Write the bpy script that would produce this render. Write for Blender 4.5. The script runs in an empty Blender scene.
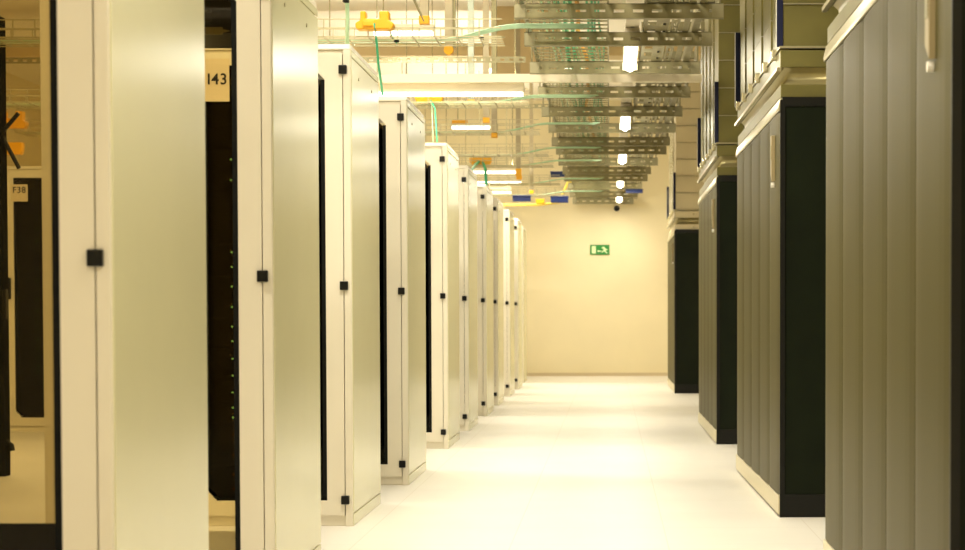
import bpy, math, random
random.seed(7)
S = bpy.context.scene
C = S.collection
R = math.radians
FOC = 2017.0          # focal length in pixels of the 965 px wide frame
EYE = 0.882           # eye height above the raised floor

# ------------------------------------------------------------------ camera
cam_d = bpy.data.cameras.new('camera')
cam = bpy.data.objects.new('camera', cam_d); C.objects.link(cam)
cam.location = (0, 0, EYE)
cam.rotation_mode = 'XYZ'
TILT = R(1.9)
cam.rotation_euler = (R(90) - TILT, R(0.10), 0)
cam_d.sensor_width = 36.0
cam_d.lens = FOC / 965 * 36.0
cam_d.shift_x = (482.5 - 610.0) / 965
cam_d.shift_y = (313.8 + FOC * math.tan(TILT) - 275.0) / 965
cam_d.clip_start = 0.05; cam_d.clip_end = 100
cam_d.dof.use_dof = True
cam_d.dof.focus_distance = 9.5
cam_d.dof.aperture_fstop = 6.5
S.camera = cam

# ------------------------------------------------------------------ world, view, exposure
w = bpy.data.worlds.new('world'); S.world = w; w.use_nodes = True
w.node_tree.nodes['Background'].inputs[0].default_value = (1.0, 0.86, 0.6, 1)
w.node_tree.nodes['Background'].inputs[1].default_value = 0.0
S.view_settings.view_transform = 'Standard'
S.view_settings.look = 'None'
S.view_settings.gamma = 1.0
S.view_settings.use_curve_mapping = False
S.view_settings.exposure = -0.30
try:
    S.cycles.use_denoising = True
    S.cycles.denoiser = 'OPENIMAGEDENOISE'
    S.cycles.max_bounces = 10
    S.cycles.diffuse_bounces = 6
    S.cycles.glossy_bounces = 4
    S.cycles.transparent_max_bounces = 16
    S.cycles.sample_clamp_indirect = 6
    S.cycles.caustics_reflective = False
    S.cycles.caustics_refractive = False
except Exception:
    pass

LAMP_COL = (1.0, 0.92, 0.745)
P_AISLE = 26.0        # watts of each tube over the aisle
P_CROSS = 30.0        # watts per metre of the cross luminaires
P_UP = 26.0           # watts per metre of upward light, added to brighten the ceiling
P_CEIL = 120.0        # watts of the fill lights added on the ceiling

# ------------------------------------------------------------------ materials
def mat(name, col, rough=0.5, metal=0.0, spec=0.5, emit=None, es=0.0, var=0.0, vscale=3.0, bump=0.0, bscale=60.0, stretch=(1, 1, 1)):
    m = bpy.data.materials.new(name); m.use_nodes = True
    nt = m.node_tree; b = nt.nodes['Principled BSDF']
    b.inputs['Base Color'].default_value = (*col, 1)
    b.inputs['Roughness'].default_value = rough
    b.inputs['Metallic'].default_value = metal
    b.inputs['Specular IOR Level'].default_value = spec
    if emit:
        b.inputs['Emission Color'].default_value = (*emit, 1)
        b.inputs['Emission Strength'].default_value = es
    tc = nt.nodes.new('ShaderNodeTexCoord'); mp = nt.nodes.new('ShaderNodeMapping')
    mp.inputs['Scale'].default_value = stretch
    nt.links.new(tc.outputs['Object'], mp.inputs['Vector'])
    if var:
        n = nt.nodes.new('ShaderNodeTexNoise'); n.inputs['Scale'].default_value = vscale
        n.inputs['Detail'].default_value = 4
        nt.links.new(mp.outputs[0], n.inputs['Vector'])
        r = nt.nodes.new('ShaderNodeValToRGB')
        r.color_ramp.elements[0].position = 0.3; r.color_ramp.elements[1].position = 0.7
        r.color_ramp.elements[0].color = (*[c * (1 - var) for c in col], 1)
        r.color_ramp.elements[1].color = (*[min(1, c * (1 + var)) for c in col], 1)
        nt.links.new(n.outputs['Fac'], r.inputs[0]); nt.links.new(r.outputs[0], b.inputs['Base Color'])
    if bump:
        n2 = nt.nodes.new('ShaderNodeTexNoise'); n2.inputs['Scale'].default_value = bscale
        nt.links.new(mp.outputs[0], n2.inputs['Vector'])
        bp = nt.nodes.new('ShaderNodeBump'); bp.inputs['Strength'].default_value = bump
        bp.inputs['Distance'].default_value = 0.01
        nt.links.new(n2.outputs['Fac'], bp.inputs['Height']); nt.links.new(bp.outputs[0], b.inputs['Normal'])
    return m

def glass_mat(name, tint, rough=0.02, refl=1.28):
    m = bpy.data.materials.new(name); m.use_nodes = True
    nt = m.node_tree; nt.nodes.clear()
    o = nt.nodes.new('ShaderNodeOutputMaterial'); mx = nt.nodes.new('ShaderNodeMixShader')
    t = nt.nodes.new('ShaderNodeBsdfTransparent'); t.inputs[0].default_value = (*tint, 1)
    g = nt.nodes.new('ShaderNodeBsdfGlossy'); g.inputs['Roughness'].default_value = rough
    f = nt.nodes.new('ShaderNodeFresnel'); f.inputs[0].default_value = refl
    nt.links.new(f.outputs[0], mx.inputs[0]); nt.links.new(t.outputs[0], mx.inputs[1])
    nt.links.new(g.outputs[0], mx.inputs[2]); nt.links.new(mx.outputs[0], o.inputs[0])
    return m

def floor_mat():
    m = mat('floor_tiles', (0.86, 0.82, 0.73), rough=0.42, spec=0.4)
    nt = m.node_tree; b = nt.nodes['Principled BSDF']
    tc = nt.nodes.new('ShaderNodeTexCoord'); sp = nt.nodes.new('ShaderNodeSeparateXYZ')
    nt.links.new(tc.outputs['Object'], sp.inputs[0])
    def seam(sock, off):
        a = nt.nodes.new('ShaderNodeMath'); a.operation = 'ADD'; a.inputs[1].default_value = off
        d = nt.nodes.new('ShaderNodeMath'); d.operation = 'DIVIDE'; d.inputs[1].default_value = 0.6
        f = nt.nodes.new('ShaderNodeMath'); f.operation = 'FRACT'
        s = nt.nodes.new('ShaderNodeMath'); s.operation = 'SUBTRACT'; s.inputs[1].default_value = 0.5
        ab = nt.nodes.new('ShaderNodeMath'); ab.operation = 'ABSOLUTE'
        g = nt.nodes.new('ShaderNodeMath'); g.operation = 'GREATER_THAN'; g.inputs[1].default_value = 0.4965
        nt.links.new(sock, a.inputs[0]); nt.links.new(a.outputs[0], d.inputs[0]); nt.links.new(d.outputs[0], f.inputs[0])
        nt.links.new(f.outputs[0], s.inputs[0]); nt.links.new(s.outputs[0], ab.inputs[0]); nt.links.new(ab.outputs[0], g.inputs[0])
        return g.outputs[0]
    mxx = nt.nodes.new('ShaderNodeMath'); mxx.operation = 'MAXIMUM'
    nt.links.new(seam(sp.outputs['X'], 60.38), mxx.inputs[0]); nt.links.new(seam(sp.outputs['Y'], 60.1), mxx.inputs[1])
    n = nt.nodes.new('ShaderNodeTexNoise'); n.inputs['Scale'].default_value = 1.4; n.inputs['Detail'].default_value = 5
    nt.links.new(tc.outputs['Object'], n.inputs['Vector'])
    r = nt.nodes.new('ShaderNodeValToRGB')
    r.color_ramp.elements[0].position = 0.3; r.color_ramp.elements[1].position = 0.7
    r.color_ramp.elements[0].color = (0.73, 0.70, 0.645, 1); r.color_ramp.elements[1].color = (0.77, 0.745, 0.69, 1)
    nt.links.new(n.outputs['Fac'], r.inputs[0])
    mix = nt.nodes.new('ShaderNodeMixRGB'); mix.inputs[2].default_value = (0.66, 0.62, 0.55, 1)
    nt.links.new(mxx.outputs[0], mix.inputs[0]); nt.links.new(r.outputs[0], mix.inputs[1])
    nt.links.new(mix.outputs[0], b.inputs['Base Color'])
    return m

M = {
 'floor': floor_mat(),
 'wall': mat('painted_wall', (0.83, 0.74, 0.50), rough=0.7, var=0.03, vscale=1.5),
 'ceil': mat('ceiling_paint', (0.90, 0.85, 0.74), rough=0.8, var=0.03, vscale=1.2),
 'base': mat('baseboard_paint', (0.62, 0.52, 0.34), rough=0.5),
 'beam': mat('beam_paint', (0.66, 0.51, 0.28), rough=0.7, var=0.04),
 'rack': mat('rack_paint', (0.74, 0.69, 0.56), rough=0.42, spec=0.45, bump=0.02, bscale=300),
 'rackside': mat('rack_side_paint', (0.69, 0.66, 0.42), rough=0.24, spec=0.8, bump=0.015, bscale=6, var=0.015),
 'seam': mat('dark_seam', (0.05, 0.04, 0.02), rough=0.8),
 'black': mat('black_plastic', (0.006, 0.006, 0.004), rough=0.4, spec=0.25),
 'rubber': mat('black_rubber', (0.004, 0.004, 0.003), rough=0.7, spec=0.15),
 'inner': mat('rack_interior', (0.50, 0.42, 0.27), rough=0.5),
 'server': mat('server_metal', (0.010, 0.009, 0.007), rough=0.4, spec=0.15, var=0.3, vscale=20),
 'matt': mat('matt_black_sheet', (0.006, 0.006, 0.005), rough=0.9, spec=0.0),
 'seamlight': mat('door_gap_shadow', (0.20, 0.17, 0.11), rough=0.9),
 'plate': mat('label_card', (0.70, 0.60, 0.42), rough=0.6),
 'ink': mat('black_ink', (0.01, 0.01, 0.01), rough=0.6),
 'led': mat('green_led', (0.1, 0.5, 0.2), emit=(0.35, 1.0, 0.7), es=14.0),
 'ledo': mat('amber_led', (0.5, 0.3, 0.1), emit=(1.0, 0.5, 0.15), es=3.0),
 'cracpanel': mat('cooler_panel_paint', (0.070, 0.060, 0.018), rough=0.42, spec=0.07, var=0.04, vscale=2.0),
 'cracside': mat('cooler_side_black_green', (0.006, 0.009, 0.003), rough=0.5, spec=0.12, var=0.2, vscale=6),
 'kick': mat('cooler_kick_plate', (0.62, 0.55, 0.36), rough=0.35, spec=0.6),
 'steel': mat('galvanised_steel', (0.36, 0.33, 0.20), rough=0.4, metal=0.85, var=0.10, vscale=12),
 'brightsteel': mat('bright_sheet_steel', (0.50, 0.45, 0.28), rough=0.28, metal=0.7, var=0.06, vscale=5, bump=0.08, bscale=3),
 'duct': mat('duct_sheet_steel', (0.175, 0.155, 0.050), rough=0.38, metal=0.45, spec=0.3, var=0.10, vscale=4, bump=0.15, bscale=4),
 'collar': mat('duct_collar_foil', (0.36, 0.31, 0.15), rough=0.3, metal=0.6, bump=0.2, bscale=14),
 'display': mat('display_housing', (0.28, 0.22, 0.11), rough=0.4),
 'whiteplastic': mat('white_plastic', (0.8, 0.76, 0.66), rough=0.4),
 'litduct': mat('duct_lit_pale', (0.52, 0.45, 0.29), rough=0.5, var=0.04, vscale=3),
 'strut': mat('strut_steel', (0.29, 0.26, 0.14), rough=0.45, metal=0.6, var=0.12, vscale=15),
 'strutend': mat('strut_end_plate', (0.34, 0.31, 0.19), rough=0.4, metal=0.6),
 'post': mat('post_galvanised', (0.42, 0.36, 0.24), rough=0.45, metal=0.6, var=0.1, vscale=9),
 'postgrey': mat('post_blue_grey', (0.34, 0.37, 0.30), rough=0.45, metal=0.5, var=0.1, vscale=9),
 'wire': mat('basket_wire', (0.52, 0.47, 0.30), rough=0.4, metal=0.7),
 'trunk': mat('lamp_trunking_paint', (0.84, 0.76, 0.58), rough=0.45),
 'tube': mat('lamp_tube', (1, 1, 1), emit=(1.0, 0.97, 0.84), es=14.0),
 'tubedim': mat('lamp_tube_cross', (1, 1, 1), emit=(1.0, 0.96, 0.82), es=5.0),
 'yellow': mat('yellow_duct_plastic', (0.95, 0.47, 0.01), rough=0.4),
 'green': mat('green_cable', (0.05, 0.50, 0.25), rough=0.45),
 'paleg': mat('pale_green_cable', (0.50, 0.72, 0.48), rough=0.45),
 'orange': mat('orange_cable', (0.90, 0.42, 0.03), rough=0.45),
 'yellowc': mat('yellow_cable', (0.85, 0.62, 0.10), rough=0.45),
 'blue': mat('blue_plastic', (0.012, 0.03, 0.16), rough=0.4),
 'bluedark': mat('blue_gasket', (0.01, 0.012, 0.035), rough=0.5, spec=0.2),
 'signg': mat('sign_green', (0.01, 0.22, 0.03), rough=0.4),
 'signw': mat('sign_white', (0.72, 0.88, 0.50), rough=0.4),
 'bolt': mat('bolt_steel', (0.75, 0.70, 0.50), rough=0.25, metal=0.9),
 'glass3': glass_mat('dark_door_glass', (0.22, 0.19, 0.12)),
 'glass1': glass_mat('tinted_door_glass', (0.68, 0.60, 0.40)),
 'glass2': glass_mat('tinted_door_glass_clear', (0.84, 0.76, 0.54)),
}
MG = {}

# ------------------------------------------------------------------ mesh helpers
class MB:
    """collects shapes for one mesh object"""
    def __init__(s): s.v = []; s.f = []
    def box(s, x0, x1, y0, y1, z0, z1):
        if x0 > x1: x0, x1 = x1, x0
        if y0 > y1: y0, y1 = y1, y0
        if z0 > z1: z0, z1 = z1, z0
        n = len(s.v)
        s.v += [(x0,y0,z0),(x1,y0,z0),(x1,y1,z0),(x0,y1,z0),(x0,y0,z1),(x1,y0,z1),(x1,y1,z1),(x0,y1,z1)]
        s.f += [tuple(n+i for i in q) for q in ((0,3,2,1),(4,5,6,7),(0,1,5,4),(1,2,6,5),(2,3,7,6),(3,0,4,7))]
        return s
    def prism(s, pts, a0, a1, axis='x'):
        """polygon pts extruded along an axis; pts are the two other coordinates in order"""
        n = len(s.v); k = len(pts)
        for a in (a0, a1):
            for p, q in pts:
                s.v.append({'x': (a, p, q), 'y': (p, a, q), 'z': (p, q, a)}[axis])
        s.f.append(tuple(n + i for i in range(k))); s.f.append(tuple(n + k + i for i in reversed(range(k))))
        for i in range(k):
            j = (i + 1) % k
            s.f.append((n + i, n + k + i, n + k + j, n + j))
        return s
    def tube(s, pts, r, seg=6, caps=True):
        n = len(s.v)
        from mathutils import Vector
        P = [Vector(p) for p in pts]
        for i, p in enumerate(P):
            t = (P[min(i+1, len(P)-1)] - P[max(i-1, 0)]).normalized()
            u = t.cross(Vector((0, 0, 1)))
            if u.length < 0.1: u = t.cross(Vector((0, 1, 0)))
            u.normalize(); v = t.cross(u)
            for k in range(seg):
                a = 2 * math.pi * k / seg
                s.v.append(tuple(p + u * (r * math.cos(a)) + v * (r * math.sin(a))))
        for i in range(len(P) - 1):
            for k in range(seg):
                k2 = (k + 1) % seg
                s.f.append((n+i*seg+k, n+i*seg+k2, n+(i+1)*seg+k2, n+(i+1)*seg+k))
        if caps:
            s.f.append(tuple(n + k for k in reversed(range(seg))))
            s.f.append(tuple(n + (len(P)-1)*seg + k for k in range(seg)))
        return s
    def build(s, name, m, parent=None, bevel=0.0, smooth=False, loc=(0, 0, 0)):
        me = bpy.data.meshes.new(name); me.from_pydata(s.v, [], s.f)
        import bmesh
        bm = bmesh.new(); bm.from_mesh(me); bmesh.ops.recalc_face_normals(bm, faces=bm.faces); bm.to_mesh(me); bm.free()
        me.materials.append(m)
        if smooth:
            for p in me.polygons: p.use_smooth = True
        o = bpy.data.objects.new(name, me); C.objects.link(o); o.location = loc
        if parent: o.parent = parent
        if bevel:
            b = o.modifiers.new('bevel', 'BEVEL'); b.width = bevel; b.segments = 2; b.limit_method = 'ANGLE'
        return o

def tag(o, label=None, cat=None, group=None, kind=None):
    if label: o['label'] = label
    if cat: o['category'] = cat
    if group: o['group'] = group
    if kind: o['kind'] = kind
    return o
def empty(name, loc, label, cat, group=None, rz=0):
    o = bpy.data.objects.new(name, None); C.objects.link(o); o.location = loc; o.rotation_euler = (0, 0, rz)
    o.empty_display_size = 0.1
    return tag(o, label, cat, group)
def kids(o): return [c for c in bpy.data.objects if c.parent == o]
def copy_tree(o, parent=None):
    c = o.copy(); C.objects.link(c)
    if parent: c.parent = parent
    for ch in kids(o): copy_tree(ch, c)
    return c
def struct(name, mb, m): return tag(mb.build(name, m), kind='structure')
def area(name, loc, sx, sy, power, parent=None, rot=(0, 0, 0), col=LAMP_COL):
    d = bpy.data.lights.new(name, 'AREA'); d.shape = 'RECTANGLE'; d.size = sx; d.size_y = sy
    d.energy = power; d.color = col
    o = bpy.data.objects.new(name, d); C.objects.link(o); o.location = loc; o.rotation_euler = rot
    if parent: o.parent = parent
    return o
def wx(px, Y): return (px - 610.0) * Y / FOC
def wz(py, Y): return EYE + (313.0 - py) * Y / FOC

# ------------------------------------------------------------------ the room
XL, XR, YN, YF, CE = -7.5, 2.3, -4.0, 28.65, 3.9
struct('floor', MB().box(XL, XR, YN, YF, -0.1, 0), M['floor'])
struct('ceiling', MB().box(XL, XR, YN, YF, CE, CE + 0.1), M['ceil'])
struct('wall_back', MB().box(XL - .1, XR + .1, YF, YF + 0.1, -0.1, CE + .1), M['wall'])
struct('wall_right', MB().box(XR, XR + 0.1, YN, YF, -0.1, CE + .1), M['wall'])
struct('wall_left', MB().box(XL - 0.1, XL, YN, YF, -0.1, CE + .1), M['wall'])
struct('wall_front', MB().box(XL - .1, XR + .1, YN - 0.1, YN, -0.1, CE + .1), M['wall'])
struct('baseboard_back', MB().box(XL, XR, YF - 0.012, YF, 0, 0.045), M['base'])
struct('beam', MB().box(XL, 1.9, 20.0, 20.35, wz(56, 20), wz(44, 20)), M['beam'])
struct('pillar', MB().box(wx(494, 19.9), wx(560, 19.9), 19.9, 20.38, wz(75, 19.9), CE), M['beam'])

# ------------------------------------------------------------------ lamps over the aisle
def aisle_lamp(y0, label):
    t = empty('aisle_lamp', (0.13, y0, EYE + 1.60), label, 'lamp', 'tube lamps in the line over the aisle')
    MB().box(-.045, .045, 0, 1.26, 0, .05).build('lamp_housing', M['trunk'], t, bevel=.004)
    MB().box(-.047, .047, 0, .03, -.045, 0).build('end_cap', M['trunk'], t)
    MB().box(-.047, .047, 1.23, 1.26, -.045, 0).build('end_cap', M['trunk'], t)
    MB().tube([(0, .03, -.028), (0, 1.23, -.028)], .030, 10).build('lamp_tube', M['tube'], t, smooth=True)
    area('lamp_light', (0, .63, -.062), .07, 1.2, P_AISLE, t)
LAMPS = [(3.4, 'tube lamp over the aisle above the first rack'), (7.5, 'tube lamp over the aisle between the third rack and the first cooler'),
         (11.70, 'largest lit tube lamp seen between the perforated cross bars'),
         (15.87, 'second lit tube lamp seen between the perforated cross bars'),
         (19.67, 'third lit tube lamp along the aisle, past the ceiling beam'),
         (23.60, 'fourth lit tube lamp along the aisle towards the back wall'),
         (26.88, 'smallest and furthest lit tube lamp, next to the back wall')]
aisle_lamp(-1.0, 'tube lamp over the aisle near the entrance')
for y0, lb in LAMPS: aisle_lamp(y0, lb)
# the trunking that carries them
tr = MB().box(.09, .17, -1.2, YF - .02, EYE + 1.652, EYE + 1.70)
tag(tr.build('lamp_trunking', M['trunk']), 'long cream trunking that carries the aisle tube lamps', 'trunking')

# ------------------------------------------------------------------ luminaires across the rack rows
def cross_lamp(x0, x1, y, zb, hh, label, lit=True, power=None):
    t = empty('cross_luminaire', (x0, y, zb), label, 'lamp', 'luminaires across the rack rows')
    L = x1 - x0
    MB().prism([(-.05, hh), (.05, hh), (.05, .03), (.035, 0.012), (-.035, 0.012), (-.05, .03)], 0, L, 'x').build('lamp_housing', M['trunk'], t, bevel=.003)
    MB().box(0.01, L - .01, -.034, .034, -.010, .012).build('lamp_diffuser', M['tubedim'], t)
    for xx in (.06, L - .06):
        MB().tube([(xx, 0, hh - .004), (xx, 0, CE - zb)], .004, 6).build('suspension_rod', M['strut'], t)
    area('lamp_light', (L / 2, 0, -.014), L, .06, power or P_CROSS * L, t)
    if L > .6:  # glowing top and upward light, added to make the ceiling brighter
        MB().box(0.02, L - .02, -.03, .03, hh - .004, hh + .0004).build('added_top_glow', M['tubedim'], t)
        area('added_uplight', (L / 2, 0, hh + .012), L, .06, P_UP * L, t, rot=(math.pi, 0, 0))
    return t
cross_lamp(-1.95, wx(525, 13.7), 13.7, wz(94.5, 13.7), .075, 'long white luminaire over the fifth rack, nearest in view')
tag(MB().box(-2.4, .62, 13.59, 13.645, wz(84, 13.7), wz(76, 13.7)).build('luminaire_rail', M['trunk']), 'flat cream rail crossing under the cable trays above the longest luminaire', 'rail')
cross_lamp(-1.35, -1.0, 11.57, wz(34.5, 11.57), .05, 'short bright luminaire above the fourth rack, beside the large yellow fitting')
cross_lamp(-1.36, -1.02, 17.35, wz(127.5, 17.35), .032, 'short bright luminaire under a yellow strip above the sixth rack')
for k, (yy, py, x0, x1) in enumerate([(20.9, 166, -2.2, wx(519, 20.9)), (23.3, 176, -2.4, wx(522, 23.3)), (25.7, 186, -2.4, wx(512, 25.7))]):
    cross_lamp(x0, x1, yy, wz(py + 6, yy), .07, ['white luminaire far down the row, highest of the far three', 'white luminaire far down the row, middle of the far three',
        'white luminaire nearest the back wall, lowest of the far three'][k])

# ceiling lights added to brighten the rack fronts and the left bay
def added_ceil_light(x, y, label, p=P_CEIL):
    t = empty('added_ceiling_light', (x, y, CE), label, 'lamp', 'flat fill lights added on the ceiling')
    MB().box(-.6, .6, -.15, .15, -.07, 0).build('lamp_housing', M['trunk'], t, bevel=.004)
    MB().box(-.57, .57, -.13, .13, -.078, -.07).build('lamp_diffuser', M['tubedim'], t)
    area('lamp_light', (0, 0, -.085), 1.1, .24, p, t)
for x, y, lb in [(-3.6, 1.5, 'added ceiling light behind the viewer on the left'), (-2.6, 5.4, 'added ceiling light in front of the second rack row'),
                 (-3.6, 12.5, 'added ceiling light over the open bay on the left'), (-3.6, 17.5, 'added ceiling light over the rack signed F38'),
                 (-.3, 1.0, 'added ceiling light above the near end of the aisle'), (-.9, 7.0, 'added ceiling light in front of the rack signed I43'),
                 (-.9, 9.7, 'added ceiling light in front of the fourth rack'), (-.9, 12.2, 'added ceiling light in front of the fifth rack'), (-.9, 24.5, 'added ceiling light high above the tenth rack')]:
    added_ceil_light(x, y, lb, (60 if x > -1 else 30) if y < 2 else 60 if 9 < y < 13 and x > -1 else P_CEIL)

# ------------------------------------------------------------------ server racks
RW, RD, RH = 0.72, 1.0, 2.0
def make_rack(xr, y, label, glass='glass1', hollow=False):
    """xr: right front corner; local x runs from -RW to 0"""
    t = empty('server_rack', (xr, y, 0), label, 'server rack', 'white end racks along the left of the aisle')
    # body: plinth, roof, left wall, rear posts
    b = MB()
    b.box(-RW, 0, .012, RD, 0, .045)
    b.box(-RW + .002, -.002, .03, RD - .02, .045, .10)
    b.box(-RW, 0, .012, RD, 1.955, 1.975)
    for xx in (-RW, -.03): b.box(xx, xx + .03, .012, .05, .045, 1.96)
    for xx in (-RW, -.045): b.box(xx, xx + .045, RD - .05, RD, .045, 1.96)
    b.build('body', M['rack'], t, bevel=.003)
    MB().prism([(-.0, 1.975), (RD, 1.975), (RD - .012, 1.998), (.012, 2.0)], -RW, 0, 'x').build('top_cover', M['rack'], t, bevel=.006)
    # corner strip (outside the door) and side panel
    MB().box(-.030, 0, 0, .012, 0, 1.975).build('corner_strip', M['rack'], t, bevel=.002)
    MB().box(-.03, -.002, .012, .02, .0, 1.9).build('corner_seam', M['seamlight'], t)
    sp = MB().box(-.014, .003, .016, RD - .004, .055, 1.945).build('side_panel', M['rackside'], t, bevel=.003)
    MB().box(-.012, .0028, .012, RD - .002, 0.0, .05).build('lower_side_trim', M['rackside'], t, bevel=.002)
    MB().box(-.012, .0028, .012, RD - .002, 1.95, 1.976).build('upper_side_trim', M['rackside'], t, bevel=.002)
    for yy in (.25, .72):
        MB().tube([(.002, yy, 1.88), (.006, yy, 1.88)], .007, 8).build('screw', M['strut'], sp)
    MB().box(-RW + .001, -RW + .014, .016, RD - .004, .055, 1.945).build('side_panel', M['rackside'], t, bevel=.002)
    # door: frame with a chamfered opening
    dl, dr, db, dt = -RW + .004, -.033, .045, 1.958
    gl, gr, gb, gt = -RW + .105, -.106, .107, 1.912
    ch = .06
    d = MB()
    outer = [(dl, db), (dr, db), (dr, dt), (dl, dt)]
    d.box(gr, dr, 0, .022, db, dt).box(dl, gl, 0, .022, db, dt).box(gl, gr, 0, .022, db, gb).box(gl, gr, 0, .022, gt, dt)
    d.prism([(gr, gt), (gr - ch, gt), (gr, gt - ch)], 0, .022, 'y')
    d.prism([(gl, gb), (gl + ch * .8, gb), (gl, gb + ch * .8)], 0, .022, 'y')
    df = d.build('door', M['rack'], t)
    g = MB(); gy = (.008, .018)
    g.box(gr - .018, gr - .0005, *gy, gb, gt - ch)
    g.box(gl + .0005, gl + .02, *gy, gb + ch, gt)
    g.box(gl + ch * .8, gr, *gy, gb, gb + .012)
    g.box(gl, gr - ch, *gy, gt - .012, gt)
    g.build('door_seal', M['rubber'], df)
    MB().prism([(gr - .012, gb + .01), (gr - .012, gt - ch - .01), (gr - ch - .01, gt - .01), (gl + .012, gt - .01), (gl + .012, gb + ch), (gl + ch, gb + .01)],
               .010, .015, 'y').build('glass_pane', M[glass], df)
    MB().box(gl - .045, gl - .022, -.022, 0, 1.0, 1.16).build('handle', M['black'], df, bevel=.004)
    for z in (EYE + (313 - 499.1) * 8.373 / FOC, EYE + (313 - 284.4) * 8.373 / FOC, EYE + (313 - 69.5) * 8.373 / FOC):
        MB().box(-.0475, -.0135, -.012, .002, z - .018, z + .018).build('hinge', M['black'], df, bevel=.003)
    return t
RX = -1.072
racks = [
 (RX+.025, 4.232, 'largest white server rack at the left, its glass door cut by the frame'),
 (RX+.021, 6.29, 'second white server rack, with the narrow view onto the I43 sign through its door'),
 (RX, 8.373, 'white server rack with the I43 sign, its lit top showing under the yellow fitting'),
 (RX+.030, 10.384, 'fourth white rack along the aisle, a green cable dropping onto its top'),
 (RX+.010, 13.195, 'fifth white rack along the aisle, last one with a visible dark glass strip'),
 (RX+.006, 15.197, 'sixth white rack along the aisle, just behind the fifth with its dark glass strip'),
 (RX+.006, 17.419, 'seventh white rack along the aisle, fourth from the back wall of those with clear hinges'),
 (RX-.006, 19.42, 'eighth white rack along the aisle, narrow sliver before the last two hinge columns'),
 (RX, 21.60, 'ninth white rack along the aisle, with a bright white top'),
 (RX, 23.587, 'tenth white rack along the aisle, last one with hinges standing clear'),
 (RX - .035, 25.75, 'furthest white rack, a thin sliver beside the back wall'),
]
RT = []
for i, (x, y, lb) in enumerate(racks):
    if i in (0, 1, 2):
        r = make_rack(x, y, lb, ['glass1', 'glass2', 'glass3'][i])
    else:
        r = copy_tree(RT[2]); r.location = (x, y, 0); tag(r, lb)
    RT.append(r)
fr = copy_tree(RT[2]); fr.location = (-3.87, 15.2, 0)
tag(fr, 'distant white rack with the F38 sign, seen through the first glass door'); fr['group'] = 'white racks standing in the far row on the left'

def label_plate(rack, x0, x1, z0, z1, text, tx, tz, size):
    p = MB().box(x0, x1, -.004, -.0005, z0, z1).build('name_plate', M['plate'], rack)
    tag(p, 'card sign printed ' + text)
    c = bpy.data.curves.new('lettering', 'FONT'); c.body = text; c.size = size; c.extrude = .0006; c.align_x = 'CENTER'; c.offset = .0008
    c.space_character = 1.08
    o = bpy.data.objects.new('tmp', c); C.objects.link(o)
    dg = bpy.context.evaluated_depsgraph_get(); me = bpy.data.meshes.new_from_object(o.evaluated_get(dg))
    bpy.data.objects.remove(o); me.materials.clear(); me.materials.append(M['ink'])
    n = bpy.data.objects.new('lettering', me); C.objects.link(n); n.parent = p
    n.location = (tx, -.0052, tz); n.rotation_euler = (R(90), 0, 0)
label_plate(RT[2], wx(197, 8.373) - RX, wx(231.5, 8.373) - RX, wz(101, 8.373), 1.938, 'I43', wx(219.5, 8.373) - RX, wz(84, 8.373), .064)
label_plate(fr, wx(12.5, 15.2) + 3.87, wx(29.5, 15.2) + 3.87, wz(200, 15.2), wz(183, 15.2), 'F38', wx(21, 15.2) + 3.87, wz(191.5, 15.2), .066)

# equipment
def chassis(x0, x1, y0, y1, z0, z1, label, group, leds=0, name='server', mtl='server', ledx=.147):
    t = empty(name, (x0, y0, z0), label, 'server' if name != 'cable_manager' else 'cable manager', group)
    W, H = x1 - x0, z1 - z0
    b = MB().box(0, W, .01, y1 - y0, 0, H)
    b.box(-.012, 0, .01, .016, 0, H).box(W, W + .012, .01, .016, 0, H)
    for k in range(int(H / .03)):
        b.box(.03, W * .62, .004, .01, .008 + k * .03, .018 + k * .03)
    b.build('chassis', M[mtl], t)
    if leds:
        l = MB(); n = max(2, int(H / .06))
        for k in range(n):
            zz = H * (k + .5) / n
            l.box(ledx, ledx + .007, -.002, .008, zz - .0035, zz + .0035)
        l.build('status_lights', M['led'] if leds < 3 else M['ledo'], t)
    return t
def fill(xr, y, who, ledx=.147):
    z = .12
    hs = [.13, .18, .09, .22, .13, .18, .13, .22, .18, .09, .18]
    for k, h in enumerate(hs):
        if z + h > 1.93: break
        chassis(xr - RW + .06, xr - .07, y + .07, y + .78, z, z + h - .008, 'dark server, ' + ['lowest','second from the bottom','third from the bottom','fourth from the bottom','fifth from the bottom','middle one','fifth from the top','fourth from the top','third from the top','second from the top','topmost'][k] + ' behind the glass of ' + who,
                'servers behind the glass of ' + who, leds=[3, 3, 1, 2, 1, 2, 2, 0, 1, 0, 0][k], name='server', ledx=ledx)
        z += h
fill(RX, 8.373, 'the rack signed I43')
fill(RX + .030, 10.384, 'the fourth rack')
fill(RX + .010, 13.195, 'the fifth rack')
fill(-3.87, 15.2, 'the distant rack signed F38', .193)
# the first two racks are nearly empty: a black unit at the bottom, a cable manager on top
chassis(racks[0][0] - RW + .06, racks[0][0] - .07, 4.232 + .07, 4.232 + .96, .10, wz(522, 5.19), 'low black equipment box on the bottom of the nearest rack', None, 0, 'battery_unit', 'matt')
chassis(racks[1][0] - RW + .06, racks[1][0] - .07, 6.29 + .55, 6.29 + .96, wz(39, 7.0), 1.945, 'black cable manager hanging in the top of the second rack', None, 0, 'cable_manager')
tag(MB().box(-.05, .03, -.01, 0, -.012, .012).prism([(.03, -.006), (.055, 0), (.03, .006)], -.01, 0, 'y').build('brass_latch', M['strutend'], loc=(wx(216, 6.83), 6.835, wz(31, 6.83))),
    'small brass latch on the black box in the top of the second rack', 'latch')

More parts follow.
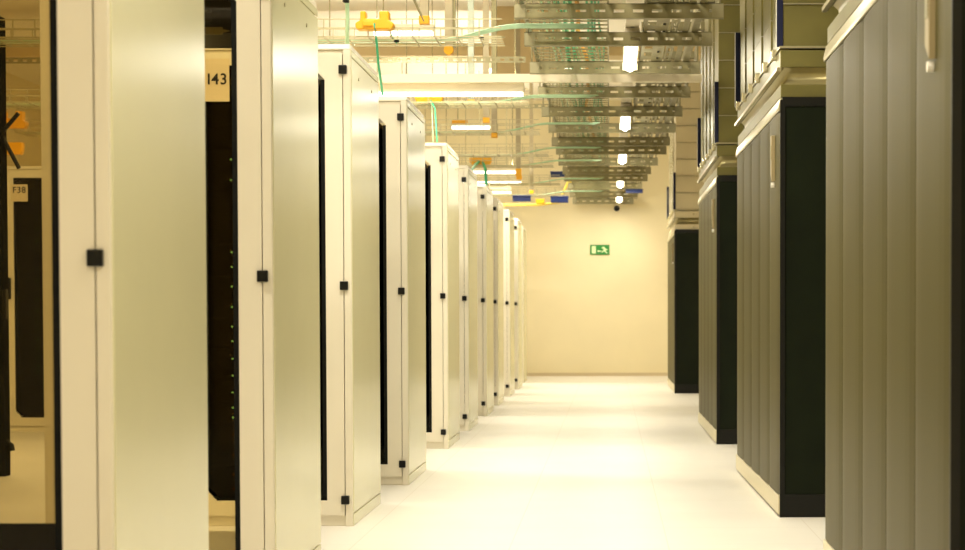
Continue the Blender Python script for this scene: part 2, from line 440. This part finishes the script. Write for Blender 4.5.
# ------------------------------------------------------------------ black post with braces on the far left
t = empty('black_aisle_post', (-3.355, 10.98, 0), 'tall black post with two slanting braces, seen through the nearest glass door', 'post')
MB().box(-.09, .055, 0, .10, 0, 2.5).build('post', M['matt'], t, bevel=.004)
MB().box(.055, .075, -.02, .03, .86, 1.02).build('handle', M['black'], t, bevel=.004)
MB().tube([(.055, .03, .19), (.085, .02, .17), (.09, .02, .14)], .014, 8).build('knob', M['black'], t, smooth=True)
MB().tube([(.03, .05, 1.86), (.135, .05, 1.98)], .012, 6).build('brace', M['black'], t)
MB().tube([(.03, .05, 1.88), (.135, .05, 1.68)], .012, 6).build('brace', M['black'], t)

# ------------------------------------------------------------------ cooling units on the right
CL = 2.58
def make_cooler(x, y, rz, label):
    """x: the face towards the aisle at the near corner, y: near end"""
    t = empty('cooling_unit', (x, y, 0), label, 'cooling unit', 'dark cooling units along the right of the aisle', rz)
    D = .95
    MB().box(.03, D, .004, CL - .004, .094, 1.806).build('cabinet', M['cracside'], t)
    MB().box(.03, D + .005, -.001, .012, .094, 1.806).build('end_panel', M['cracside'], t, bevel=.002)
    MB().box(.02, D + .004, -.006, CL, 0, .10).build('plinth', M['black'], t)
    MB().box(.018, D + .004, -.006, .02, 1.772, 1.812).build('end_rim', M['black'], t)
    MB().box(0.008, .03, -.008, .004, 0.0, 1.80).build('edge_strip', M['black'], t)
    MB().box(.002, .02, 0, CL, .012, .094).build('kick_plate', M['kick'], t, bevel=.002)
    MB().box(.012, .03, 0, CL, .0, .012).build('floor_gap', M['black'], t)
    n = 5; pw = CL / n
    for k in range(n):
        y0, y1 = k * pw + .0035, (k + 1) * pw - .0035
        # shallow bowed panel
        pts = []
        for j in range(9):
            u = j / 8
            pts.append((.003 + .006 * (2 * u - 1) ** 4, y0 + (y1 - y0) * u))
        pts += [(.028, y1), (.028, y0)]
        MB().prism(pts, .098, 1.748, 'z').build('front_panel', M['cracpanel'], t, smooth=False)
    # display on the near panel
    dp = MB().prism([(.19, 1.462), (.25, 1.50), (.25, 1.665), (.19, 1.665)], -.012, .005, 'x').build('control_display', M['display'], t, bevel=.002)
    MB().box(-.014, -.0115, .20, .24, 1.56, 1.62).build('display_screen', M['strut'], dp)
    MB().tube([(.004, .215, 1.448), (-.012, .215, 1.448)], .012, 10).build('white_button', M['whiteplastic'], t)
    MB().prism([(.028, 1.752), (.001, 1.752), (-.001, 1.765), (.008, 1.806), (.028, 1.806)], -.004, CL, 'y').build('top_strip', M['brightsteel'], t, bevel=.002)
    return t
def make_plenum(x, y, rz, label):
    t = empty('air_plenum', (x, y, 1.812), label, 'air duct', 'sheet steel air ducts on top of the cooling units', rz)
    D = .93
    z = lambda a: a - 1.812
    def ring(inset, z0, z1, name, m, bev=.003):
        return MB().box(inset, D - inset, inset, CL - inset, z(z0), z(z1)).build(name, m, t, bevel=bev)
    ring(.012, 1.812, 1.868, 'lower_flange', M['duct'])
    # canvas collar with a rounded waist
    prof = [(.03, 1.868), (.045, 1.885), (.05, 1.905), (.045, 1.925), (.03, 1.942)]
    c = MB(); n0 = len(c.v)
    for ins, zz in prof:
        c.v += [(ins, ins, z(zz)), (D - ins, ins, z(zz)), (D - ins, CL - ins, z(zz)), (ins, CL - ins, z(zz))]
    for i in range(len(prof) - 1):
        for k in range(4):
            c.f.append((i*4 + k, i*4 + (k+1) % 4, (i+1)*4 + (k+1) % 4, (i+1)*4 + k))
    c.build('canvas_collar', M['collar'], t, smooth=True)
    ring(.010, 1.942, 2.015, 'upper_flange', M['duct'])
    MB().box(-.006, .012, .0, CL, z(1.925), z(1.94)).build('drip_edge', M['brightsteel'], t)
    ring(.006, 2.022, 2.032, 'flange_line', M['brightsteel'], .001)
    # box in bands
    zb = 2.032; k = 0
    while zb < CE - .02:
        zt = min(zb + .185, CE)
        b = ring(.022, zb, zt, 'duct_band', M['duct'])
        MB().box(.024, D - .014, .014, CL - .014, z(zt - .006), z(zt)).build('band_seam', M['strutend'], b)
        for yy in (.52, 1.04, 1.56, 2.08):
            MB().box(.014, .022, yy, yy + .015, z(zb), z(zt - .006)).build('standing_seam', M['duct'], b)
        zb = zt
    for yy in (.2, .63, 1.06, 1.49, 1.92, 2.36):
        MB().box(-.012, .012, yy, yy + .04, z(1.995), z(2.04)).build('clip', M['bolt'], t, bevel=.004)
    for xx, zz in ((.22, 1.84), (.22, 1.98), (.62, 1.84), (.62, 1.98)):
        MB().tube([(xx, .014, z(zz)), (xx, .004, z(zz))], .007, 8).build('bolt', M['bolt'], t)
    for yy in (.018, CL - .05):
        MB().box(-.004, .022, yy, yy + .016, z(2.03), z(2.44)).build('corner_strip', M['bluedark'], t)
        MB().box(-.006, .022, yy + .018, yy + .028, z(2.03), z(2.44)).build('corner_strip', M['whiteplastic'], t)
    return t
CR = [(.741, 4.44, -.0, 'nearest dark cooling unit, cut by the right edge of the frame', 'sheet steel duct over the nearest cooling unit, mostly cut off'),
      (.725, 8.71, R(.50), 'second dark cooling unit from the right, its black end reaching down to the bottom', 'sheet steel duct on the second cooling unit, with a row of clips'),
      (.710, 13.6, R(.12), 'third cooling unit down the aisle, between the second and the furthest', 'sheet steel duct on the third cooling unit, beside the cross bars'),
      (.705, 22.3, 0, 'furthest and smallest cooling unit, nearest the back wall', 'pale banded duct on the furthest cooling unit')]
c0 = make_cooler(*CR[0][:4]); p0 = make_plenum(CR[0][0], CR[0][1], CR[0][2], CR[0][4])
for x, y, rz, lb, lp in CR[1:]:
    c = copy_tree(c0); c.location = (x, y, 0); c.rotation_euler = (0, 0, rz); tag(c, lb)
    p = copy_tree(p0); p.location = (x, y, 1.812); p.rotation_euler = (0, 0, rz); tag(p, lp)
    if y > 20:          # paler colour stands in for the light on the furthest duct
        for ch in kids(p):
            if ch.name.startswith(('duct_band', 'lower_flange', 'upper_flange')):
                ch.data = ch.data.copy(); ch.data.materials[0] = M['litduct']

# ------------------------------------------------------------------ perforated cross bars under the aisle cable trays
HB = EYE + 1.54       # underside of the bars
bars = [10.58, 11.65, 13.0, 14.42, 15.8, 17.2, 18.55, 19.55, 21.0, 22.3, 23.5, 25.0, 26.7, 28.35]
def right_end(y):
    pts = [(9, .605), (12, .59), (15, .572), (19.5, .55), (22.3, .455), (23.5, .44), (25, .40), (28.4, .33)]
    for (a, b), (c, d) in zip(pts, pts[1:]):
        if y <= c: return b + (d - b) * (y - a) / (c - a)
    return .33
def perforated(mb, x0, x1, y, z0, z1, pitch, sw, sh, th=.003, seed=0):
    """a thin upright plate with real slots"""
    zc = (z0 + z1) / 2
    n = max(1, int((x1 - x0) / pitch)); p = (x1 - x0) / n
    mb.box(x0, x1, y, y + th, z0, zc - sh / 2); mb.box(x0, x1, y, y + th, zc + sh / 2, z1)
    mb.box(x0, x0 + (p - sw) / 2, y, y + th, zc - sh / 2, zc + sh / 2)
    for k in range(n):
        a = x0 + k * p + (p + sw) / 2; b = x0 + (k + 1) * p + (p - sw) / 2 if k < n - 1 else x1
        mb.box(a, b, y, y + th, zc - sh / 2, zc + sh / 2)
names = ['first', 'second', 'third', 'fourth', 'fifth', 'sixth', 'seventh', 'eighth', 'ninth', 'tenth', 'eleventh', 'twelfth', 'thirteenth', 'last']
for i, y in enumerate(bars):
    xl = -.485 - .035 * min(1, max(0, (y - 11) / 5)); xr = right_end(y)
    if i % 2 == 0: xl -= .012
    t = empty('perforated_cross_bar', (xl, y, HB), f'{names[i]} perforated steel cross bar from the top of the picture, under the aisle trays' if i < 13 else
              'lowest perforated steel cross bar in the picture, next to the back wall', 'support bar', 'perforated steel bars across the aisle under the cable trays')
    L = xr - xl
    b = MB()
    perforated(b, 0, L, 0, 0, .078, .095, .055, .016)
    b.box(0, L, 0, .035, .0, .003); b.box(0, L, 0, .035, .075, .078)
    b.box(0, L, -.004, .001, 0, .006)
    b.build('bar', M['strut'], t)
    for xx in (0, L - .062):
        MB().box(xx, xx + .06, -.006, -.001, .004, .074).build('end_plate', M['strutend'], t, bevel=.001)
    for xx in (.012, L - .018):
        MB().tube([(xx, .02, .07), (xx, .02, CE - HB)], .005, 6).build('drop_rod', M['strut'], t)

# upper tier cross bars (shorter side brackets that hold the trays)
for i, y in enumerate(bars[:8]):
    xr = right_end(y)
    t = empty('tray_bracket', (0, y + .10, HB + .0845), f'upper tray bracket just above the {names[i]} perforated cross bar', 'bracket', 'upper tray brackets above the cross bars')
    m = MB(); perforated(m, .19, xr - .02, .34, .065, .115, .07, .022, .028, seed=i)
    m.box(.19, xr - .02, .34, .375, .065, .068)
    m.build('plate', M['strut'], t)
    m = MB().box(xr - .075, xr - .02, .02, .34, .0, .004).box(xr - .024, xr - .02, -.06, .40, 0, .115)
    m.build('side_arm', M['strut'], t)

# ladder tray with the green cables (left half) and perforated tray (right half)
TZ = HB + .079
Y0, Y1 = 9.0, YF - .05
t = empty('cable_ladder', (0, 0, TZ), 'cable ladder above the aisle carrying green cables', 'cable tray')
for xx in (-.47, -.012):
    MB().box(xx, xx + .008, Y0, Y1, 0, .06).build('side_rail', M['steel'], t)
rg = MB(); y = Y0
while y < Y1:
    rg.box(-.465, -.008, y, y + .018, .002, .010); y += .15
rg.build('rungs', M['strut'], t)
t = empty('perforated_tray', (0, 0, TZ), 'perforated steel tray above the aisle, right of the tube lamps', 'cable tray')
pt = MB()
def strip_with_holes(mb, x0, x1, pitch, hole, hx0, hx1):
    mb.box(x0, hx0, Y0, Y1, 0, .003); mb.box(hx1, x1, Y0, Y1, 0, .003)
    y = Y0
    while y < Y1:
        mb.box(hx0, hx1, y, min(y + pitch - hole, Y1), 0, .003); y += pitch
strip_with_holes(pt, .20, .275, .34, .18, .215, .262)
strip_with_holes(pt, .275, .335, .30, .10, .295, .32)
strip_with_holes(pt, .345, .385, .22, .15, .358, .378)
pt.build('tray_floor', M['strut'], t)
MB().box(.195, .2, Y0, Y1, 0, .06).build('side_rail', M['steel'], t)
MB().box(.385, .39, Y0, Y1, 0, .05).build('side_rail', M['steel'], t)
t = empty('narrow_tray', (0, 0, TZ), 'narrow steel tray above the aisle, nearest the cooling units', 'cable tray')
MB().box(.415, .448, Y0, 21.5, 0, .003).build('tray_floor', M['strut'], t)
MB().box(.47, .475, Y0, 19.5, 0, .05).build('side_rail', M['steel'], t)
MB().box(.475, .51, Y0, 19.5, 0, .003).build('tray_floor', M['strut'], t)

def wig(x, z, amp=.012, y0=Y0, y1=Y1, step=.45, seed=0):
    rnd = random.Random(seed); ph = rnd.random() * 6; pts = []; y = y0
    while y < y1:
        pts.append((x + amp * math.sin(y * 1.3 + ph) + amp * .5 * math.sin(y * 3.1 + ph * 2), y, z + .003 * math.sin(y * 2 + ph))); y += step
    return pts
cb = MB()
for k in range(11):
    if 4 <= k <= 6: continue
    cb.tube(wig(-.27 + .022 * k, TZ + .025 + .006 * (k % 2), seed=k, y1=20 if k % 2 else Y1), .006, 5)
tag(cb.build('green_cable_bundle', M['green'], smooth=True), 'bundle of green cables lying along the aisle cable ladder', 'cables', kind='stuff')
cb = MB()
for k in range(8):
    cb.tube(wig(-.36 + .038 * k, TZ + .052 + .006 * (k % 2), seed=k + 40), .007, 5)
tag(cb.build('pale_cable_bundle', M['paleg'], smooth=True), 'bundle of pale green cables lying over the darker ones on the aisle ladder', 'cables', kind='stuff')
tag(MB().tube(wig(-.165, TZ + .032, .016, step=.3, seed=99), .012, 6).build('orange_cable', M['orange'], smooth=True),
    'thick orange cable running along the aisle cable ladder', 'cable')
tag(MB().tube(wig(.30, TZ + .014, .01, seed=77), .008, 6).build('dark_cable', M['rubber'], smooth=True), 'dark cable lying on the perforated tray', 'cable')

# ------------------------------------------------------------------ wire baskets across the rack rows
BY = [(8.0, 1.45), (10.5, 1.437), (13.95, 1.46), (16.0, 1.445), (18.35, 1.45), (19.9, 1.465), (22.6, 1.46), (24.95, 1.47)]
bn = ['over the third rack', 'over the fourth rack', 'under the longest luminaire', 'over the sixth rack',
      'over the seventh rack', 'over the eighth rack', 'over the ninth rack', 'over the tenth rack']
for i, (y, h) in enumerate(BY):
    z0 = EYE + h; x0, x1 = -4.7, -.56
    t = empty('wire_basket_tray', (0, y, z0), 'wire mesh cable basket crossing the racks, ' + bn[i], 'cable basket', 'wire mesh cable baskets over the rack rows')
    m = MB(); r = .0028
    for yy in (0, .36):
        for zz in (0.0, .045, .09): m.box(x0, x1, yy - r, yy + r, zz - r, zz + r)
    for yy in (.09, .18, .27): m.box(x0, x1, yy - r, yy + r, -r, r)
    x = x0
    while x < x1:
        m.box(x - r, x + r, 0, .36, -r, r)
        m.box(x - r, x + r, -r, r, 0, .09); m.box(x - r, x + r, .36 - r, .36 + r, 0, .09)
        x += .115
    m.build('mesh', M['wire'], t)
    for xx in (-3.4, -1.62):
        MB().tube([(xx, .18, -.002), (xx, .18, CE - z0)], .0035, 6).build('suspension_rod', M['strut'], t)
    # cables lying in it and sweeping into the aisle ladder
    c = MB()
    for k in range(4 if i < 3 else 3):
        yy = y + .20 + .03 * k; zz = z0 + .012
        pts = [(x0, yy, zz)] + [(x0 + (x1 - .35 - x0) * q / 8, yy + .012 * math.sin(q * 1.7 + k + i), zz) for q in range(1, 9)]
        zt = HB - .012 - .002 * k
        for q in range(1, 9):
            u = q / 8; e = u * u * (3 - 2 * u)
            pts.append((-.91 + .43 * u, yy, zz + (zt - zz) * e))
        pts += [(-.36, yy, zt), (-.22, yy, zt), (-.08 - .02 * k, yy + .02, zt)]
        c.tube(pts, .0045, 5)
    tag(c.build('cable_run', M['paleg'], smooth=True), 'green cables lying in the wire basket ' + bn[i] + ' and bending into the aisle', 'cables', 'green cable runs lying in the wire baskets')
c = MB()
c.tube([(-4, 26.1, EYE + 1.42), (-1.3, 26.1, EYE + 1.41), (-.9, 26.1, EYE + 1.41), (-.66, 26.15, EYE + 1.44), (-.54, 26.25, TZ + .09), (-.42, 26.5, TZ + .10), (-.38, 27.4, TZ + .09)], .02, 6)
tag(c.build('yellow_cable', M['yellowc'], smooth=True), 'yellow cable crossing low in front of the back wall', 'cable')

# perforated rails across
for y, pa, lb in [(12.05, 57, 'perforated flat rail crossing behind the yellow capped posts'), (16.9, 104, 'perforated flat rail further back, behind the luminaire rail')]:
    m = MB(); z1 = wz(pa, y); perforated(m, 0, 4.45, 0, 0, .036, .055, .026, .014, seed=3)
    tag(m.build('perforated_rail', M['steel'], loc=(-4.95, y, z1 - .036)), lb, 'rail', 'perforated flat rails')

# posts with yellow caps
PO = [(425.5, 22, 9.9, 'post'), (450, 50, 10.95, 'post'), (472, 103, 14.45, 'postgrey'), (487, 121, 14.9, 'post'), (495, 136, 16.1, 'post'),
      (519, 170, 19.9, 'post'), (532, 192, 23.4, 'post')]
pn = ['nearest of the yellow capped ceiling posts, leaning braces at its foot', 'pale ceiling post with a round yellow cap, left of the grey one',
      'blue grey ceiling post passing behind the long luminaire', 'olive ceiling post right of the blue grey one, with a yellow foot',
      'brown ceiling post with a square yellow cap over the sixth rack', 'ceiling post with a long yellow foot over the eighth rack',
      'furthest ceiling post with a yellow foot, by the blue boxes']
for i, (px, py, y, mk) in enumerate(PO):
    x = wx(px, y); z = wz(py, y)
    t = empty('ceiling_post', (x, y, z), pn[i], 'post', 'ceiling posts with yellow caps')
    h = CE - z; a = .021
    m = MB().box(-a, a, -.003, 0, 0, h).box(-a, -a + .003, 0, .04, 0, h).box(a - .003, a, 0, .04, 0, h)
    m.build('post', M[mk], t)
    if i == 1:
        MB().box(.021, .036, .01, .04, .015, h).build('back_channel', M['strut'], t)
    if i == 3:
        MB().box(.045, .075, .02, .05, .18, h).build('back_channel', M['strut'], t)
    n = MB()
    if i == 1:
        n.tube([(0, -.012, -.002), (0, .045, -.002)], .027, 14)
    elif i == 5:
        n.box(-.028, .028, -.006, .045, -.06, .02).box(-.022, .034, -.008, .047, -.09, -.05)
    else:
        n.box(-a - .004, a + .004, -.005, .045, -.012, .028)
    n.build('yellow_cap', M['yellow'], t, bevel=.003)
    if i == 0:
        MB().tube([(-.05, .0, .11), (0, .0, .0)], .007, 6).build('brace', M['strutend'], t)

# yellow cable fittings with their hanging cables
def fitting(px0, px1, py0, py1, y, label, kind=0):
    x0, x1, z0, z1 = wx(px0, y), wx(px1, y), wz(py1, y), wz(py0, y)
    W, H = x1 - x0, z1 - z0
    t = empty('yellow_fitting', (x0, y, z0), label, 'cable fitting', 'yellow cable fittings on the baskets')
    if kind == 0:
        body = [(0, .12*H), (.05*W, 0), (.93*W, 0), (W, .15*H), (W, .35*H), (.88*W, .5*H), (.88*W, H), (.63*W, H), (.63*W, .58*H), (.27*W, .58*H), (.27*W, H), (.13*W, H), (.13*W, .5*H), (0, .35*H)]
    else:
        body = [(.08*W, 0), (.92*W, 0), (W, .45*H), (W, H), (0, H), (0, .45*H)]
    MB().prism(body, 0, .09, 'y').build('moulding', M['yellow'], t, bevel=.006)
    if kind == 0:
        MB().prism([(.2*W, .15*H), (.5*W, .15*H), (.5*W, .45*H), (.2*W, .45*H)], -.012, .0, 'y').build('outlet_lip', M['yellow'], t, bevel=.004)
    return t
fitting(357, 395, 11.5, 29.5, 10.42, 'large yellow two pronged fitting on the basket over the fourth rack')
fitting(416, 444, 94, 102.4, 14.02, 'flat yellow fitting hanging under the longest luminaire', 1)
fitting(452, 468, 119.5, 123.8, 17.31, 'thin yellow strip above the short far luminaire', 1)
fitting(470, 492, 157, 164.2, 19.93, 'yellow fitting with green cables over the far racks', 1)
fitting(536, 545, 198, 203, 26.07, 'tiny yellow fitting on the yellow cable by the blue boxes', 1)
fitting(0, 28, 110, 127, 15.95, 'orange fitting on the far basket seen through the nearest glass door')
fitting(2, 24, 141, 153, 18.38, 'lower orange fitting on a far basket seen through the nearest glass door', 1)

def hang(pts, y, r, m, label):
    P = [(wx(a, y + dy), y + dy, wz(b, y + dy)) for a, b, dy in pts]
    tag(MB().tube(P, r, 6).build('hanging_cable', M[m], smooth=True), label, 'cable', 'green cables hanging down to the racks')
hang([(348, -60, 0), (349, -10, 0), (349.5, 20, .05), (349, 45, .1)], 8.6, .0085, 'paleg', 'pale green cable dropping onto the top of the I43 rack')
hang([(376, 24, -.08), (378, 40, -.1), (380, 65, 0), (384, 94.5, .25)], 10.42, .0065, 'green', 'green cable dropping from the large yellow fitting to the fourth rack')
hang([(390, 28, .05), (394, 38, .2), (398, 43, .25)], 10.5, .005, 'green', 'short green lead curling off the right of the large yellow fitting')
hang([(432, 100, -.04), (436, 108, 0), (438, 142, 0)], 14.0, .005, 'green', 'thin green cable dropping from the flat yellow fitting')
hang([(431, 100, -.04), (433, 106, 0), (434, 142, 0)], 14.03, .004, 'paleg', 'thin pale cable dropping from the flat yellow fitting')
hang([(483, 161, 0), (486, 168, -.1), (487, 190, -.4)], 19.95, .014, 'green', 'thick green cable hanging from the far yellow fitting')
hang([(480, 161, 0), (476, 164, -.2), (472, 170, -.9), (470, 182, -1.7)], 19.95, .014, 'green', 'thick green cable slanting left from the far yellow fitting')

# blue boxes far back
for px0, px1, py0, py1, y, how, lb in [(513, 531, 194, 200, 25.0, 'b', 'dark blue box left of the furthest post'), (551, 565, 173, 178.5, 22.9, 't', 'small dark blue box, upper one beside the far cross bars'),
                                  (551, 568.5, 193, 199.5, 25.2, 'b', 'dark blue box, lower one beside the far cross bars'), (612+14, 612+31, 191, 195, 24.98, 'u', 'dark blue box under the far cross bars')]:
    x0, x1 = wx(px0, y), wx(px1, y); hz = (py1 - py0) * y / FOC
    z0 = {'b': EYE + 1.47 - .0028 - hz, 't': EYE + 1.5528, 'u': HB - hz}[how]; z1 = z0 + hz
    t = empty('blue_junction_box', (x0, y, z0), lb, 'box', 'dark blue boxes near the back wall')
    MB().box(0, x1 - x0, 0, .08, 0, (z1 - z0) * .75).build('box', M['blue'], t, bevel=.006)
    MB().box(-.005, x1 - x0 + .005, -.005, .085, (z1 - z0) * .75, z1 - z0).build('lid', M['blue'], t, bevel=.004)

# small dark clamps on the baskets
for px, py, y, lb in [(348.5, 2, 8.6, 'dark clip on the pale green cable at the top left'), (398.5, 41.5, 10.55, 'dark clip at the end of the short green lead'), (483, 39, 10.7, 'dark clip where the cables bend into the aisle')]:
    tag(MB().box(-.011, .011, -.01, .01, -.006, .006).prism([(-.011, -.006), (-.018, 0), (-.011, .006)], -.01, .01, 'y').build('cable_clip', M['rubber'], loc=(wx(px, y), y, wz(py, y)), bevel=.003), lb, 'clip', 'dark cable clips')

# ------------------------------------------------------------------ back wall: exit sign and camera
sx0, sx1, sz0, sz1 = wx(590.2, YF), wx(609.6, YF), wz(254.0, YF), wz(244.2, YF)
t = empty('exit_sign', (sx0, YF, sz0), 'small green exit sign with running figure and arrow on the back wall', 'sign')
W, H = sx1 - sx0, sz1 - sz0
pl = MB().box(0, W, -.02, 0, 0, H).build('plate', M['signg'], t, bevel=.002)
MB().box(.09 * W, .30 * W, -.0225, -.02, .12 * H, .88 * H).build('door_symbol', M['signw'], t)
f = 'y'
MB().prism([(.36*W, .36*H), (.44*W, .22*H), (.44*W, .30*H), (.58*W, .30*H), (.58*W, .42*H), (.44*W, .42*H), (.44*W, .50*H)], -.0225, -.02, 'y').build('arrow_symbol', M['signw'], t)
MB().prism([(.62*W, .78*H), (.74*W, .80*H), (.80*W, .60*H), (.90*W, .52*H), (.88*W, .44*H), (.78*W, .48*H), (.80*W, .34*H), (.92*W, .16*H), (.84*W, .14*H), (.72*W, .34*H), (.62*W, .20*H), (.58*W, .26*H), (.70*W, .46*H), (.68*W, .66*H), (.60*W, .60*H)], -.0225, -.02, 'y').build('running_figure', M['signw'], t)
y = YF
t = empty('smoke_detector', (wx(617, YF), YF, wz(208, YF)), 'tiny dark detector on the back wall below the last tube lamp', 'detector')
MB().tube([(0, 0, 0), (0, -.03, 0)], .04, 14).build('detector_base', M['black'], t)
MB().tube([(0, -.03, 0), (0, -.06, -.01)], .026, 12).build('detector_head', M['black'], t)
